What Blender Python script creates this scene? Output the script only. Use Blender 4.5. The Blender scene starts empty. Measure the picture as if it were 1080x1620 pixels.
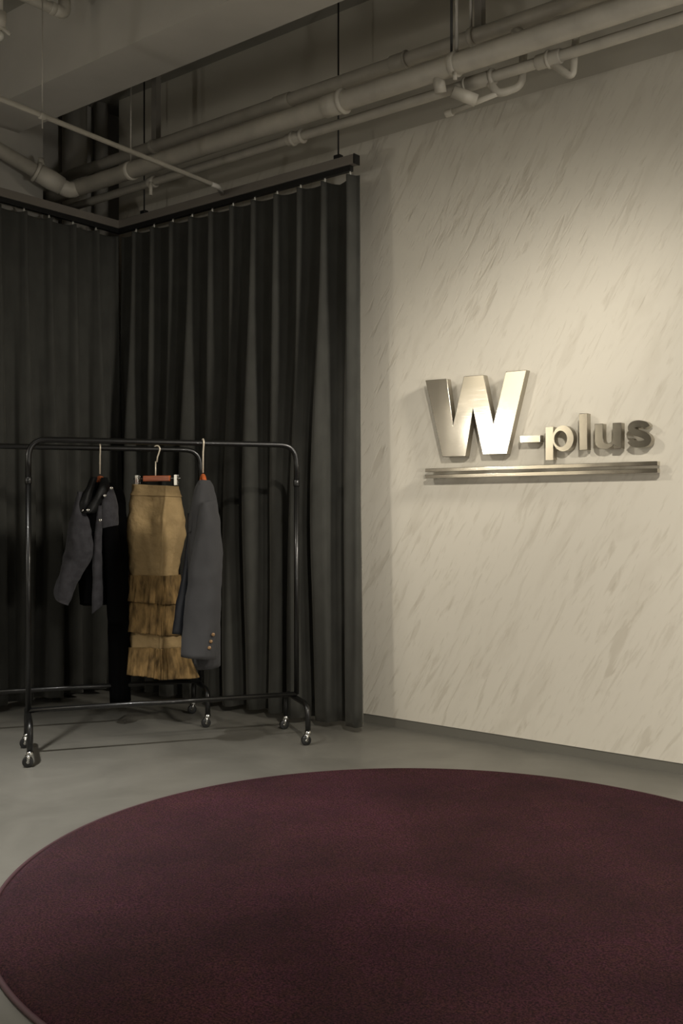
import bpy, bmesh, math, random
from mathutils import Vector, Matrix, noise
from mathutils.geometry import tessellate_polygon
random.seed(7)
SC = bpy.context.scene
COL = SC.collection
PI = math.pi

# ------------------------------------------------------------------ camera frame
F, U0, V0, CH = 1600.0, 540.0, 810.0, 1.2
_n = math.hypot(1980.0, F)
RX, RY = 1980.0/_n, F/_n                # camera right in world  = (RX, RY)
RIGHT = Vector((RX, RY, 0)); FWD = Vector((-RY, RX, 0))
def ray(u, v):
    a = (u-U0)/F; b = (V0-v)/F
    return Vector((FWD.x+a*RIGHT.x, FWD.y+a*RIGHT.y, b))
def at(u, v, z):  r = ray(u, v)*z; return Vector((r.x, r.y, r.z+CH))
def onY(u, v, Y): return at(u, v, Y/ray(u, v).y)
def onX(u, v, X): return at(u, v, X/ray(u, v).x)
def onZ(u, v, Z): return at(u, v, (Z-CH)/ray(u, v).z)
def depth(p): return p.x*FWD.x+p.y*FWD.y

cam_d = bpy.data.cameras.new('camera'); cam = bpy.data.objects.new('camera', cam_d); COL.objects.link(cam)
cam.location = (0, 0, CH)
cam.rotation_euler = (PI/2, 0, math.atan2(RY, RX))
cam_d.sensor_fit = 'VERTICAL'; cam_d.sensor_height = 36; cam_d.sensor_width = 24; cam_d.lens = 36*F/1620
cam_d.clip_start = .05
SC.camera = cam

# ------------------------------------------------------------------ materials
def nt(name):
    m = bpy.data.materials.new(name); m.use_nodes = True
    return m, m.node_tree.nodes, m.node_tree.links, m.node_tree.nodes['Principled BSDF']
def mat(name, col, rough=.6, metal=0, spec=.5, var=0, vscale=6, bump=0, bscale=60, sheen=0, coat=0, stretch=None, bdist=.002, aniso=0):
    m, N, L, b = nt(name)
    b.inputs['Base Color'].default_value = (*col, 1)
    b.inputs['Roughness'].default_value = rough
    b.inputs['Metallic'].default_value = metal
    b.inputs['Specular IOR Level'].default_value = spec
    b.inputs['Sheen Weight'].default_value = sheen
    b.inputs['Coat Weight'].default_value = coat
    b.inputs['Anisotropic'].default_value = aniso
    tc = N.new('ShaderNodeTexCoord'); mp = N.new('ShaderNodeMapping'); L.new(tc.outputs['Object'], mp.inputs[0])
    if stretch: mp.inputs['Scale'].default_value = stretch
    if var:
        n = N.new('ShaderNodeTexNoise'); n.inputs['Scale'].default_value = vscale; n.inputs['Detail'].default_value = 5
        L.new(mp.outputs[0], n.inputs['Vector'])
        r = N.new('ShaderNodeMix'); r.data_type = 'RGBA'
        r.inputs[6].default_value = (*[c*(1-var) for c in col], 1); r.inputs[7].default_value = (*[min(1, c*(1+var)) for c in col], 1)
        mr = N.new('ShaderNodeMapRange'); mr.inputs[1].default_value = .33; mr.inputs[2].default_value = .67; L.new(n.outputs[0], mr.inputs[0])
        L.new(mr.outputs[0], r.inputs[0]); L.new(r.outputs[2], b.inputs['Base Color'])
    if bump:
        n = N.new('ShaderNodeTexNoise'); n.inputs['Scale'].default_value = bscale; n.inputs['Detail'].default_value = 4
        L.new(mp.outputs[0], n.inputs['Vector'])
        bp = N.new('ShaderNodeBump'); bp.inputs['Strength'].default_value = bump; bp.inputs['Distance'].default_value = bdist
        L.new(n.outputs[0], bp.inputs['Height']); L.new(bp.outputs[0], b.inputs['Normal'])
    return m

def plaster_mat():
    m, N, L, b = nt('plaster')
    b.inputs['Roughness'].default_value = .62
    b.inputs['Specular IOR Level'].default_value = .35
    tc = N.new('ShaderNodeTexCoord')
    def streak(rot, sc, detail, dist, lo, hi, off=0):
        v = N.new('ShaderNodeVectorRotate'); v.rotation_type = 'Y_AXIS'; v.inputs['Angle'].default_value = rot
        L.new(tc.outputs['Object'], v.inputs['Vector'])
        mp = N.new('ShaderNodeMapping'); mp.inputs['Scale'].default_value = sc; mp.inputs['Location'].default_value = (off, 0, off*1.7)
        L.new(v.outputs[0], mp.inputs[0])
        n = N.new('ShaderNodeTexNoise'); n.inputs['Detail'].default_value = detail; n.inputs['Distortion'].default_value = dist
        n.inputs['Scale'].default_value = 1
        L.new(mp.outputs[0], n.inputs['Vector'])
        r = N.new('ShaderNodeMapRange'); r.inputs[1].default_value = lo; r.inputs[2].default_value = hi; r.interpolation_type = 'SMOOTHSTEP'
        L.new(n.outputs[0], r.inputs[0]); return r.outputs[0]
    A = math.radians(-30)
    s1 = streak(A, (26, 1, 4.2), 4, .5, .55, .68)
    s2 = streak(A, (62, 1, 10), 3, .3, .58, .72, 5)
    s3 = streak(A, (9, 1, 2.2), 5, .8, .50, .75, 11)
    big = streak(0, (1.7, 1, 1.3), 3, .2, .40, .62, 3)
    def mul(a, c):
        x = N.new('ShaderNodeMath'); x.operation = 'MULTIPLY'
        L.new(a, x.inputs[0])
        if isinstance(c, float): x.inputs[1].default_value = c
        else: L.new(c, x.inputs[1])
        return x.outputs[0]
    def add(a, c):
        x = N.new('ShaderNodeMath'); x.operation = 'ADD'; L.new(a, x.inputs[0]); L.new(c, x.inputs[1]); return x.outputs[0]
    bigk = N.new('ShaderNodeMapRange'); bigk.inputs[3].default_value = .35; bigk.inputs[4].default_value = 1; L.new(big, bigk.inputs[0])
    tot = add(add(mul(mul(s1, bigk.outputs[0]), .55), mul(s2, .28)), mul(s3, .30))
    mx = N.new('ShaderNodeMix'); mx.data_type = 'RGBA'
    mx.inputs[6].default_value = (.64, .605, .52, 1); mx.inputs[7].default_value = (.47, .43, .35, 1)
    L.new(tot, mx.inputs[0]); L.new(mx.outputs[2], b.inputs['Base Color'])
    bp = N.new('ShaderNodeBump'); bp.inputs['Strength'].default_value = .35; bp.inputs['Distance'].default_value = .004; bp.invert = True
    L.new(tot, bp.inputs['Height']); L.new(bp.outputs[0], b.inputs['Normal'])
    return m

def floor_mat():
    m, N, L, b = nt('microcement_floor')
    tc = N.new('ShaderNodeTexCoord')
    n1 = N.new('ShaderNodeTexNoise'); n1.inputs['Scale'].default_value = 1.6; n1.inputs['Detail'].default_value = 6; n1.inputs['Roughness'].default_value = .6; n1.inputs['Distortion'].default_value = .8
    L.new(tc.outputs['Object'], n1.inputs['Vector'])
    cr = N.new('ShaderNodeValToRGB'); cr.color_ramp.elements[0].position = .3; cr.color_ramp.elements[1].position = .72
    cr.color_ramp.elements[0].color = (.13, .125, .108, 1); cr.color_ramp.elements[1].color = (.205, .197, .172, 1)
    L.new(n1.outputs[0], cr.inputs[0]); L.new(cr.outputs[0], b.inputs['Base Color'])
    n2 = N.new('ShaderNodeTexNoise'); n2.inputs['Scale'].default_value = 5; n2.inputs['Detail'].default_value = 6
    L.new(tc.outputs['Object'], n2.inputs['Vector'])
    r = N.new('ShaderNodeMapRange'); r.inputs[3].default_value = .30; r.inputs[4].default_value = .5
    L.new(n2.outputs[0], r.inputs[0]); L.new(r.outputs[0], b.inputs['Roughness'])
    bp = N.new('ShaderNodeBump'); bp.inputs['Strength'].default_value = .12; bp.inputs['Distance'].default_value = .003
    L.new(n2.outputs[0], bp.inputs['Height']); L.new(bp.outputs[0], b.inputs['Normal'])
    return m

def rug_mat():
    m, N, L, b = nt('plum_pile')
    b.inputs['Roughness'].default_value = .95; b.inputs['Specular IOR Level'].default_value = .1
    b.inputs['Sheen Weight'].default_value = .09; b.inputs['Sheen Roughness'].default_value = .5
    b.inputs['Sheen Tint'].default_value = (.75, .5, .6, 1)
    tc = N.new('ShaderNodeTexCoord')
    def nz(s, d=3, rgh=.6):
        n = N.new('ShaderNodeTexNoise'); n.inputs['Scale'].default_value = s; n.inputs['Detail'].default_value = d; n.inputs['Roughness'].default_value = rgh
        L.new(tc.outputs['Object'], n.inputs['Vector']); return n
    f = nz(150, 6, .85); g = nz(1.9, 5, .6); h = nz(560, 2)
    hue = nz(1.1, 3); hue2 = nz(38, 3, .7)
    def ramp(src, p0, c0, p1, c1):
        cr = N.new('ShaderNodeValToRGB'); e = cr.color_ramp.elements
        e[0].position = p0; e[0].color = (*c0, 1); e[1].position = p1; e[1].color = (*c1, 1)
        L.new(src, cr.inputs[0]); return cr.outputs[0]
    ca = ramp(f.outputs[0], .43, (.014, .0035, .0035), .58, (.150, .054, .044))
    cb = ramp(f.outputs[0], .43, (.016, .003, .006), .58, (.168, .046, .074))
    hs = N.new('ShaderNodeMath'); hs.operation = 'MULTIPLY_ADD'; hs.inputs[1].default_value = .65; L.new(hue2.outputs[0], hs.inputs[0]); 
    hm = N.new('ShaderNodeMath'); hm.operation = 'MULTIPLY'; hm.inputs[1].default_value = .35; L.new(hue.outputs[0], hm.inputs[0]); L.new(hm.outputs[0], hs.inputs[2])
    hr = N.new('ShaderNodeMapRange'); hr.inputs[1].default_value = .40; hr.inputs[2].default_value = .60; L.new(hs.outputs[0], hr.inputs[0])
    mxx = N.new('ShaderNodeMix'); mxx.data_type = 'RGBA'; L.new(hr.outputs[0], mxx.inputs[0]); L.new(ca, mxx.inputs[6]); L.new(cb, mxx.inputs[7])
    k = N.new('ShaderNodeMapRange'); k.inputs[1].default_value = .35; k.inputs[2].default_value = .65; k.inputs[3].default_value = .68; k.inputs[4].default_value = 1.32
    L.new(g.outputs[0], k.inputs[0])
    mm = N.new('ShaderNodeVectorMath'); mm.operation = 'SCALE'; L.new(mxx.outputs[2], mm.inputs[0]); L.new(k.outputs[0], mm.inputs['Scale'])
    L.new(mm.outputs[0], b.inputs['Base Color'])
    ad = N.new('ShaderNodeMath'); ad.operation = 'ADD'; L.new(f.outputs[0], ad.inputs[0]); L.new(h.outputs[0], ad.inputs[1])
    bp = N.new('ShaderNodeBump'); bp.inputs['Strength'].default_value = 1; bp.inputs['Distance'].default_value = .018
    L.new(ad.outputs[0], bp.inputs['Height']); L.new(bp.outputs[0], b.inputs['Normal'])
    return m

M = {}
M['plaster'] = plaster_mat()
M['floor'] = floor_mat()
M['rug'] = rug_mat()
M['binding'] = mat('rug_binding', (.07, .03, .036), .6, bump=.4, bscale=300)
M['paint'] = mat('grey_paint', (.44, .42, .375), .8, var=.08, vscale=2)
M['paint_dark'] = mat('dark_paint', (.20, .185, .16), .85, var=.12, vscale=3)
M['ceil'] = mat('ceiling_paint', (.25, .24, .205), .85, var=.08, vscale=2)
M['pipe'] = mat('painted_pipe', (.40, .375, .32), .5, var=.1, vscale=9)
M['cable'] = mat('hanger_steel', (.33, .31, .27), .45, .3)
M['blackrod'] = mat('black_rod', (.015, .014, .013), .5)
M['curtain'] = mat('charcoal_velvet', (.042, .042, .037), .85, spec=.15, var=.12, vscale=14, bump=.15, bscale=420, sheen=.3, stretch=(1, 1, .5))
M['curtain'].node_tree.nodes['Principled BSDF'].inputs['Sheen Tint'].default_value = (.75, .72, .62, 1)
M['curtain'].node_tree.nodes['Principled BSDF'].inputs['Sheen Roughness'].default_value = .4
M['track_grey'] = mat('track_taupe', (.20, .18, .155), .45, .2)
M['black'] = mat('satin_black', (.006, .006, .006), .4)
M['rack'] = mat('rack_black_gloss', (.0055, .0055, .0052), .34, spec=.5, coat=.15)
M['chrome'] = mat('chrome', (.62, .62, .60), .2, 1)
M['wheel'] = mat('wheel_rubber', (.012, .012, .012), .35)
M['white_plastic'] = mat('white_plastic', (.55, .54, .48), .4)
M['wood'] = mat('reddish_wood', (.44, .105, .03), .35, var=.3, vscale=30, coat=.3, stretch=(.3, .3, 3))
M['hook'] = mat('brass_nickel', (.80, .72, .58), .35, .35)
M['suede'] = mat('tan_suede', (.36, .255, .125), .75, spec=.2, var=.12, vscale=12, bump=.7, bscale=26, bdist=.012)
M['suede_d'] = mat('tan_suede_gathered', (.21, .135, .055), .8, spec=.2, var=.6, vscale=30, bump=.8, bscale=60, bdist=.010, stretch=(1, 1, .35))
M['blazer'] = mat('blue_grey_wool', (.050, .050, .052), .9, spec=.15, var=.08, vscale=10, bump=.2, bscale=500, sheen=.05)
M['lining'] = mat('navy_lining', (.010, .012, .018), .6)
M['grey_cloth'] = mat('grey_flannel', (.048, .047, .052), .95, spec=.1, var=.22, vscale=28, bump=.35, bscale=200, sheen=.08)
M['black_cloth'] = mat('black_cloth', (.0016, .0016, .0018), .9, spec=.05)
M['leather'] = mat('black_leather', (.005, .005, .005), .55, spec=.25, bump=.5, bscale=40)
M['snap'] = mat('snap_metal', (.75, .73, .68), .25, .9)
M['horn'] = mat('horn_button', (.22, .13, .06), .25, coat=.5, var=.3, vscale=200)
M['tag'] = mat('care_tag', (.35, .34, .33), .7)

def steel_mat(name, rough, base=(.60, .565, .49)):
    m, N, L, b = nt(name)
    b.inputs['Metallic'].default_value = 1; b.inputs['Roughness'].default_value = rough
    b.inputs['Base Color'].default_value = (*base, 1)
    tc = N.new('ShaderNodeTexCoord'); mp = N.new('ShaderNodeMapping'); mp.inputs['Scale'].default_value = (6, 6, 260)
    L.new(tc.outputs['Object'], mp.inputs[0])
    n = N.new('ShaderNodeTexNoise'); n.inputs['Scale'].default_value = 1; n.inputs['Detail'].default_value = 3; L.new(mp.outputs[0], n.inputs['Vector'])
    n2 = N.new('ShaderNodeTexNoise'); n2.inputs['Scale'].default_value = 5; n2.inputs['Detail'].default_value = 1; L.new(tc.outputs['Object'], n2.inputs['Vector'])
    b1 = N.new('ShaderNodeBump'); b1.inputs['Strength'].default_value = .25; b1.inputs['Distance'].default_value = .0006; L.new(n.outputs[0], b1.inputs['Height'])
    b2 = N.new('ShaderNodeBump'); b2.inputs['Strength'].default_value = .25; b2.inputs['Distance'].default_value = .005; L.new(n2.outputs[0], b2.inputs['Height'])
    L.new(b1.outputs[0], b2.inputs['Normal']); L.new(b2.outputs[0], b.inputs['Normal'])
    return m
M['steel'] = steel_mat('brushed_steel', .12)
M['steel_edge'] = steel_mat('steel_return', .38, (.42, .39, .33))

# ------------------------------------------------------------------ object helpers
def tag(o, label=None, cat=None, group=None, kind=None):
    if label: o['label'] = label
    if cat: o['category'] = cat
    if group: o['group'] = group
    if kind: o['kind'] = kind
    return o
def empty(name, loc, label, cat, group=None, rz=0):
    o = bpy.data.objects.new(name, None); COL.objects.link(o); o.location = loc; o.rotation_euler = (0, 0, rz)
    o.empty_display_size = .05
    return tag(o, label, cat, group)
def link(name, bm, m, parent=None, smooth=True, bevel=0, solid=0, seg=2, sub=0):
    me = bpy.data.meshes.new(name); bm.normal_update(); bm.to_mesh(me); bm.free()
    o = bpy.data.objects.new(name, me); COL.objects.link(o)
    for mm in (m if isinstance(m, (list, tuple)) else [m]): me.materials.append(mm)
    if smooth: me.polygons.foreach_set('use_smooth', [True]*len(me.polygons))
    if parent:
        o.parent = parent
        pm = Matrix.Translation(parent.location) @ parent.rotation_euler.to_matrix().to_4x4()
        q = parent.parent
        while q:
            pm = Matrix.Translation(q.location) @ q.rotation_euler.to_matrix().to_4x4() @ pm
            q = q.parent
        me.transform(pm.inverted())
    if solid:
        s = o.modifiers.new('solid', 'SOLIDIFY'); s.thickness = solid; s.offset = 0
    if sub:
        s = o.modifiers.new('sub', 'SUBSURF'); s.levels = sub; s.render_levels = sub
    if bevel:
        b = o.modifiers.new('bevel', 'BEVEL'); b.width = bevel; b.segments = seg; b.limit_method = 'ANGLE'; b.angle_limit = math.radians(40)
        if smooth: b.harden_normals = True
    return o
def box(bm, a, b):
    a = Vector(a); b = Vector(b)
    v = [bm.verts.new((x, y, z)) for x in (a.x, b.x) for y in (a.y, b.y) for z in (a.z, b.z)]
    for f in ((0,1,3,2), (4,6,7,5), (0,4,5,1), (2,3,7,6), (0,2,6,4), (1,5,7,3)): bm.faces.new([v[i] for i in f])
    bmesh.ops.recalc_face_normals(bm, faces=bm.faces)
    return bm
def obox(bm, c, ax, ay, az, hx, hy, hz):
    c = Vector(c); ax = Vector(ax).normalized(); ay = Vector(ay).normalized(); az = Vector(az).normalized()
    v = [bm.verts.new(c+ax*(sx*hx)+ay*(sy*hy)+az*(sz*hz)) for sx in (-1, 1) for sy in (-1, 1) for sz in (-1, 1)]
    for f in ((0,1,3,2), (4,6,7,5), (0,4,5,1), (2,3,7,6), (0,2,6,4), (1,5,7,3)): bm.faces.new([v[i] for i in f])
    bmesh.ops.recalc_face_normals(bm, faces=bm.faces)
    return bm
def round_path(pts, r, n=7):
    """polyline with rounded corners"""
    P = [Vector(p) for p in pts]; out = [P[0]]
    rr = r if isinstance(r, (list, tuple)) else [r]*(len(P)-2)
    for i in range(1, len(P)-1):
        a = (P[i-1]-P[i]); b = (P[i+1]-P[i]); la, lb = a.length, b.length
        q = min(rr[i-1], la*.49, lb*.49)
        if q < 1e-4: out.append(P[i]); continue
        A = P[i]+a.normalized()*q; B = P[i]+b.normalized()*q
        for k in range(n+1):
            t = k/n; out.append(A*(1-t)**2+P[i]*2*t*(1-t)+B*t*t)
    out.append(P[-1]); return out
def tube(bm, pts, r, n=14, cap=True):
    P = [Vector(p) for p in pts]; rings = []
    up = None
    for i, p in enumerate(P):
        t = (P[min(i+1, len(P)-1)]-P[max(i-1, 0)]).normalized()
        if up is None:
            up = Vector((0, 0, 1)) if abs(t.z) < .9 else Vector((1, 0, 0))
        s = t.cross(up).normalized(); up = s.cross(t).normalized()
        rad = r[i] if isinstance(r, (list, tuple)) else r
        rings.append([bm.verts.new(p+(s*math.cos(2*PI*k/n)+up*math.sin(2*PI*k/n))*rad) for k in range(n)])
    for a, b in zip(rings, rings[1:]):
        for k in range(n): bm.faces.new((a[k], a[(k+1) % n], b[(k+1) % n], b[k]))
    if cap:
        bm.faces.new(rings[0][::-1]); bm.faces.new(rings[-1])
    bmesh.ops.recalc_face_normals(bm, faces=bm.faces)
    return bm
def T(name, pts, r, m, parent=None, n=14, **k): return link(name, tube(bmesh.new(), pts, r, n), m, parent, **k)
def sphere(bm, c, r, sc=(1, 1, 1), seg=16):
    bmesh.ops.create_uvsphere(bm, u_segments=seg, v_segments=max(6, seg//2), radius=r, matrix=Matrix.Translation(c) @ Matrix.Diagonal((*sc, 1)))
    return bm
def structure(o): o['kind'] = 'structure'; return o
def copy_tree(o, parent=None):
    c = o.copy(); COL.objects.link(c)
    if parent: c.parent = parent
    for ch in [x for x in bpy.data.objects if x.parent == o]: copy_tree(ch, c)
    return c
def sm(t): t = max(0, min(1, t)); return t*t*(3-2*t)

# ------------------------------------------------------------------ the room
WY = 4.565                                  # plastered wall plane
HP = 3.31                                   # where the darker, shade-toned upper wall begins
HB = 3.60                                   # beam soffit
TRY = 4.35                                  # curtain track line along the wall
p = onY(300, 117, WY+.02); HC = p.z
p = onY(188, 352, TRY); TRX = p.x           # corner of track
XC = onZ(0, 201, HB).x                      # column face
YC = onX(68, 260, XC).y                     # column far edge
XE = min(TRX-.14, onY(188, 250, WY).x)      # where the long wall ends above the curtain
BY1 = onZ(300, 100, HB).y; BY0 = onZ(300, 28, HB).y
print('HC', HC, 'TRX', TRX, 'XC', XC, 'YC', YC, 'XE', XE, 'beam', BY0, BY1, 'track h', p.z)
XR, YB = 3.2, -4.6
def wall(name, a, b, m): return structure(link(name, box(bmesh.new(), a, b), m, smooth=False))
wall('floor', (-7.6, YB-.2, -.1), (XR+.2, 6.2, 0), M['floor'])
wall('ceiling', (-7.6, YB-.2, HC), (XR+.2, 6.2, HC+.1), M['ceil'])
wall('wall_right', (XE, WY, .052), (XR, WY+.2, HP), M['plaster'])
wall('wall_right_upper', (XE, WY, HP), (XR, WY+.2, HC), mat('upper_wall_shade_tone', (.48, .45, .375), .8, var=.05, vscale=2))  # dimness above the lamp cones is put into this colour, duller than plaster
wall('baseboard_right', (XE, WY+.006, 0), (XR, WY+.2, .052), mat('baseboard_grey', (.13, .125, .105), .5))
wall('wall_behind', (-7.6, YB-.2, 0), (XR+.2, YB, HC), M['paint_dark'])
wall('wall_near_side', (XR, YB, 0), (XR+.2, WY, HC), M['paint'])
wall('wall_left_pier', (XC-.6, 2.2, 0), (XC, YC, HC), M['paint'])            # column that the beam lands on
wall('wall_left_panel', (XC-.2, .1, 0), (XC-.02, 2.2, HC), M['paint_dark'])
wall('wall_left', (XC-.2, -2.38, 0), (XC, .1, HC), M['plaster'])
wall('wall_left_far', (XC-.5, YC, 0), (XC-.34, 6.2, HC), M['paint'])        # recess past the pier
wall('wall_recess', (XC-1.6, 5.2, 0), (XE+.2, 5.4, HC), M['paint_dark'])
wall('wall_left_rear', (XC-.2, YB, 0), (XC-.03, -2.38, HC), M['paint'])
wall('trim_1', (XC-.01, BY0, HB), (XR, BY1, HC), M['paint'])                 # the drop beam
# vertical ducts in the recess above the curtain corner
for i, (u, r, lab) in enumerate(((118, .085, 'wide grey vertical duct in the dark recess beside the column'),
                            (160, .05, 'slim grey vertical riser pipe in the dark recess behind the track corner'))):
    q = onX(u, 250, XC-.22-.03*i)
    o = T('riser_pipe', [(q.x, q.y, 0.0), (q.x, q.y, HC)], r, M['paint'], n=24); tag(o, lab, 'pipe')

# ------------------------------------------------------------------ pipes under the ceiling
def collar(parent, name, p, d, r, l, m=None, label=None):
    d = Vector(d).normalized(); p = Vector(p)
    o = T(name, [p-d*l/2, p-d*(l/2-.004), p+d*(l/2-.004), p+d*l/2], [r*.93, r, r, r*.93], m or M['pipe'], parent, n=20)
    if label: o['label'] = label
    return o
XD = Vector((1, 0, 0))
X0, X1 = XC-1.45, 2.4
# upper pipe
Y1 = WY-.36; h1 = onY(650, 92, Y1).z
e = empty('ceiling_pipe', (X0, Y1, h1), 'uppermost of the long painted pipes running along the wall below the ceiling', 'pipe', 'long pipes along the wall')
T('pipe_run', [(X0, Y1, h1), (X1, Y1, h1)], .036, M['pipe'], e, n=24)
q = onY(631, 101, Y1); collar(e, 'coupling', (q.x, Y1, h1), XD, .043, .09); collar(e, 'ring', (q.x+.05, Y1, h1), XD, .047, .014)
q = onY(448, 165, Y1); collar(e, 'coupling', (q.x, Y1, h1), XD, .042, .12)
c1 = onY(747, 58, Y1)
cl = collar(e, 'clamp', (c1.x, Y1, h1), XD, .045, .03)
T('hanger_rod', [(c1.x-.01, Y1, h1+.03), (c1.x-.01, Y1, HC)], .008, M['cable'], e)
link('hanger_strut', obox(bmesh.new(), (c1.x+.03, Y1+.02, (h1+HC)/2+.02), (1,0,0), (0,1,0), (0,0,1), .02, .02, (HC-h1)/2-.02), M['paint_dark'], e, smooth=False)
c0 = onY(243, 236, Y1)
link('hanger_strut', obox(bmesh.new(), (c0.x, Y1+.02, (h1+HC)/2+.02), (1,0,0), (0,1,0), (0,0,1), .022, .02, (HC-h1)/2-.02), M['paint_dark'], e, smooth=False)
collar(e, 'clamp', (c0.x, Y1, h1), XD, .043, .03)
# thick pipe
Y2 = WY-.60; h2 = onY(540, 161, Y2).z
e = empty('ceiling_pipe', (X0, Y2, h2), 'thickest long painted pipe along the wall, with a bell joint near the curtain end', 'pipe', 'long pipes along the wall')
T('pipe_run', [(X0, Y2, h2), (X1, Y2, h2)], .049, M['pipe'], e, n=28)
q = onY(528, 165, Y2); collar(e, 'bell_joint', (q.x, Y2, h2), XD, .057, .11); collar(e, 'ring', (q.x+.06, Y2, h2), XD, .064, .022)
c2 = onY(719, 98, Y2); collar(e, 'clamp', (c2.x, Y2, h2), XD, .058, .03)
T('clamp_bolt', [(c2.x+.02, Y2-.03, h2-.05), (c2.x+.02, Y2-.03, h2-.085)], .01, M['pipe'], e)
T('hanger_rod', [(c2.x+.01, Y2, h2+.05), (c2.x+.01, Y2, HC)], .0085, M['cable'], e)
T('hanger_rod', [(c2.x-.05, Y2+.05, h2+.04), (c2.x-.05, Y2+.05, HC)], .006, M['blackrod'], e)
c3 = onY(207, 262, Y2); collar(e, 'clamp', (c3.x, Y2, h2), XD, .057, .03)
T('hanger_rod', [(c3.x, Y2, h2+.04), (c3.x, Y2, HC)], .006, M['cable'], e)
# wye where the branch comes in from the left
w = Vector((onY(118, 290, Y2).x, Y2, h2))
T('bend_under', [(c2.x-.09, Y2, h2-.03), (c2.x-.09, Y2+.02, h2-.10)], .028, M['pipe'], e)
T('offset_stub', [(c2.x-.05, Y2+.06, h2-.09), (c2.x+.03, Y2+.14, h2-.13)], .030, M['pipe'], e)
# lower thin pipe
Y3 = WY-.44; h3 = onY(600, 177, Y3).z
e = empty('ceiling_pipe', (X0, Y3, h3), 'lowest and thinnest of the long painted pipes along the wall, with two tees at right', 'pipe', 'long pipes along the wall')
T('pipe_run', [(X0, Y3, h3), (X1, Y3, h3)], .0255, M['pipe'], e, n=22)
q = onY(466, 226, Y3)
collar(e, 'union', (q.x, Y3, h3), XD, .033, .10); collar(e, 'ring', (q.x-.01, Y3, h3), XD, .040, .018); collar(e, 'ring', (q.x+.055, Y3, h3), XD, .040, .016)
q = onY(241, 293, Y3)
collar(e, 'clamp', (q.x, Y3, h3), XD, .036, .05)
T('drain_stub', [(q.x+.02, Y3-.03, h3-.01), (q.x+.02, Y3-.03, h3-.09)], .011, M['pipe'], e)
q = onY(757, 132, Y3)
collar(e, 'tee', (q.x, Y3, h3), XD, .034, .13); collar(e, 'ring', (q.x+.075, Y3, h3), XD, .040, .016); collar(e, 'ring', (q.x-.07, Y3, h3), XD, .038, .012)
T('branch', round_path([(q.x+.05, Y3, h3), (q.x+.10, Y3, h3-.09), (q.x+.20, Y3+.05, h3-.06), (q.x+.21, Y3+.06, h3+.18), (q.x+.11, Y3+.10, h3+.26)], .04), .019, M['pipe'], e)
T('stub_pipe', [(q.x+.10, Y3, h3-.085), (q.x-.16, Y3, h3-.11)], .013, M['pipe'], e)
collar(e, 'stub_cap', (q.x-.165, Y3, h3-.11), XD, .018, .04)
q = onY(868, 106, Y3)
collar(e, 'tee', (q.x, Y3, h3), XD, .034, .12); collar(e, 'ring', (q.x+.0, Y3, h3), XD, .041, .014)
T('branch', round_path([(q.x-.01, Y3, h3), (q.x+.10, Y3+.03, h3-.10), (q.x+.115, Y3+.05, h3+.16), (q.x+.02, Y3+.06, h3+.20), (q.x-.14, Y3+.10, h3+.17)], .035), .017, M['pipe'], e)
# slim tube hidden between the pipes
pa = onY(300, 232, WY-.45); pb = onY(520, 158, WY-.40); pc = onY(885, 52, WY-.35)
o = T('slim_tube', [pa+(pa-pb)*.7, pa, pb, pc], .016, M['pipe']); tag(o, 'slim painted tube tucked between the two upper wall pipes', 'pipe')
# branch coming in over the column, at left
s = onX(0, 238, TRX-.09); s.y -= 0; dirb = (s-w)
e = empty('branch_pipe', w, 'fat painted pipe entering at the left edge, ending in a bulky joint above the curtain', 'pipe')
wj = w+Vector((-.02, -.16, .02))
dd = (s-wj).normalized()
T('pipe_run', [wj, wj+dd*2.2], .045, M['pipe'], e, n=24)
T('joint', [wj+dd*.10, wj+dd*.0, wj-dd*.07], [.056, .062, .056], M['pipe'], e, n=20)
collar(e, 'ring', wj+dd*.10, dd, .066, .02)
T('joint_boss', [wj+dd*.07+Vector((0,0,.04)), wj+dd*.07+Vector((0,0,.10))], [.026, .018], M['pipe'], e)
T('elbow', round_path([wj-dd*.03, wj-dd*.12, w+Vector((.03, 0, 0))], .06), .05, M['pipe'], e)
# thin conduit
ta = onX(0, 156, -4.28); tb = onX(334, 291, -4.24); tcp = onY(352, 308, TRY-.005); tcp.z += .005
e = empty('conduit', tb, 'thin straight conduit crossing diagonally in front of the pipes down to the track', 'conduit')
T('conduit_run', [ta+(ta-tb)*.8, ta, tb], .0135, M['pipe'], e)
T('conduit_elbow', round_path([tb, tb+(tb-ta).normalized()*.05, tcp], .03), .0145, M['paint'], e)
q = onX(67, 184, -4.27)
collar(e, 'clamp', q, (tb-ta), .018, .03)
T('hanger_rod', [(q.x, q.y, q.z-.06), (q.x, q.y, HC)], .0035, M['cable'], e)
# pipe with an elbow, top left
qe = onY(102, 22, BY0-.16); qa = Vector((qe.x+.0, qe.y-1.6, qe.z-.02))
e = empty('corner_pipe', qe, 'painted pipe turning up through an elbow near the top left corner', 'pipe')
T('pipe_run', round_path([qa, qe, (qe.x, qe.y, HC)], .05), .027, M['pipe'], e, n=22)
collar(e, 'elbow_ring', qe+Vector((0, -.075, 0)), (0, 1, 0), .033, .03)
T('elbow', round_path([qe+Vector((0, -.07, 0)), qe, qe+Vector((0, 0, .07))], .05), .032, M['pipe'], e, n=22)
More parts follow.
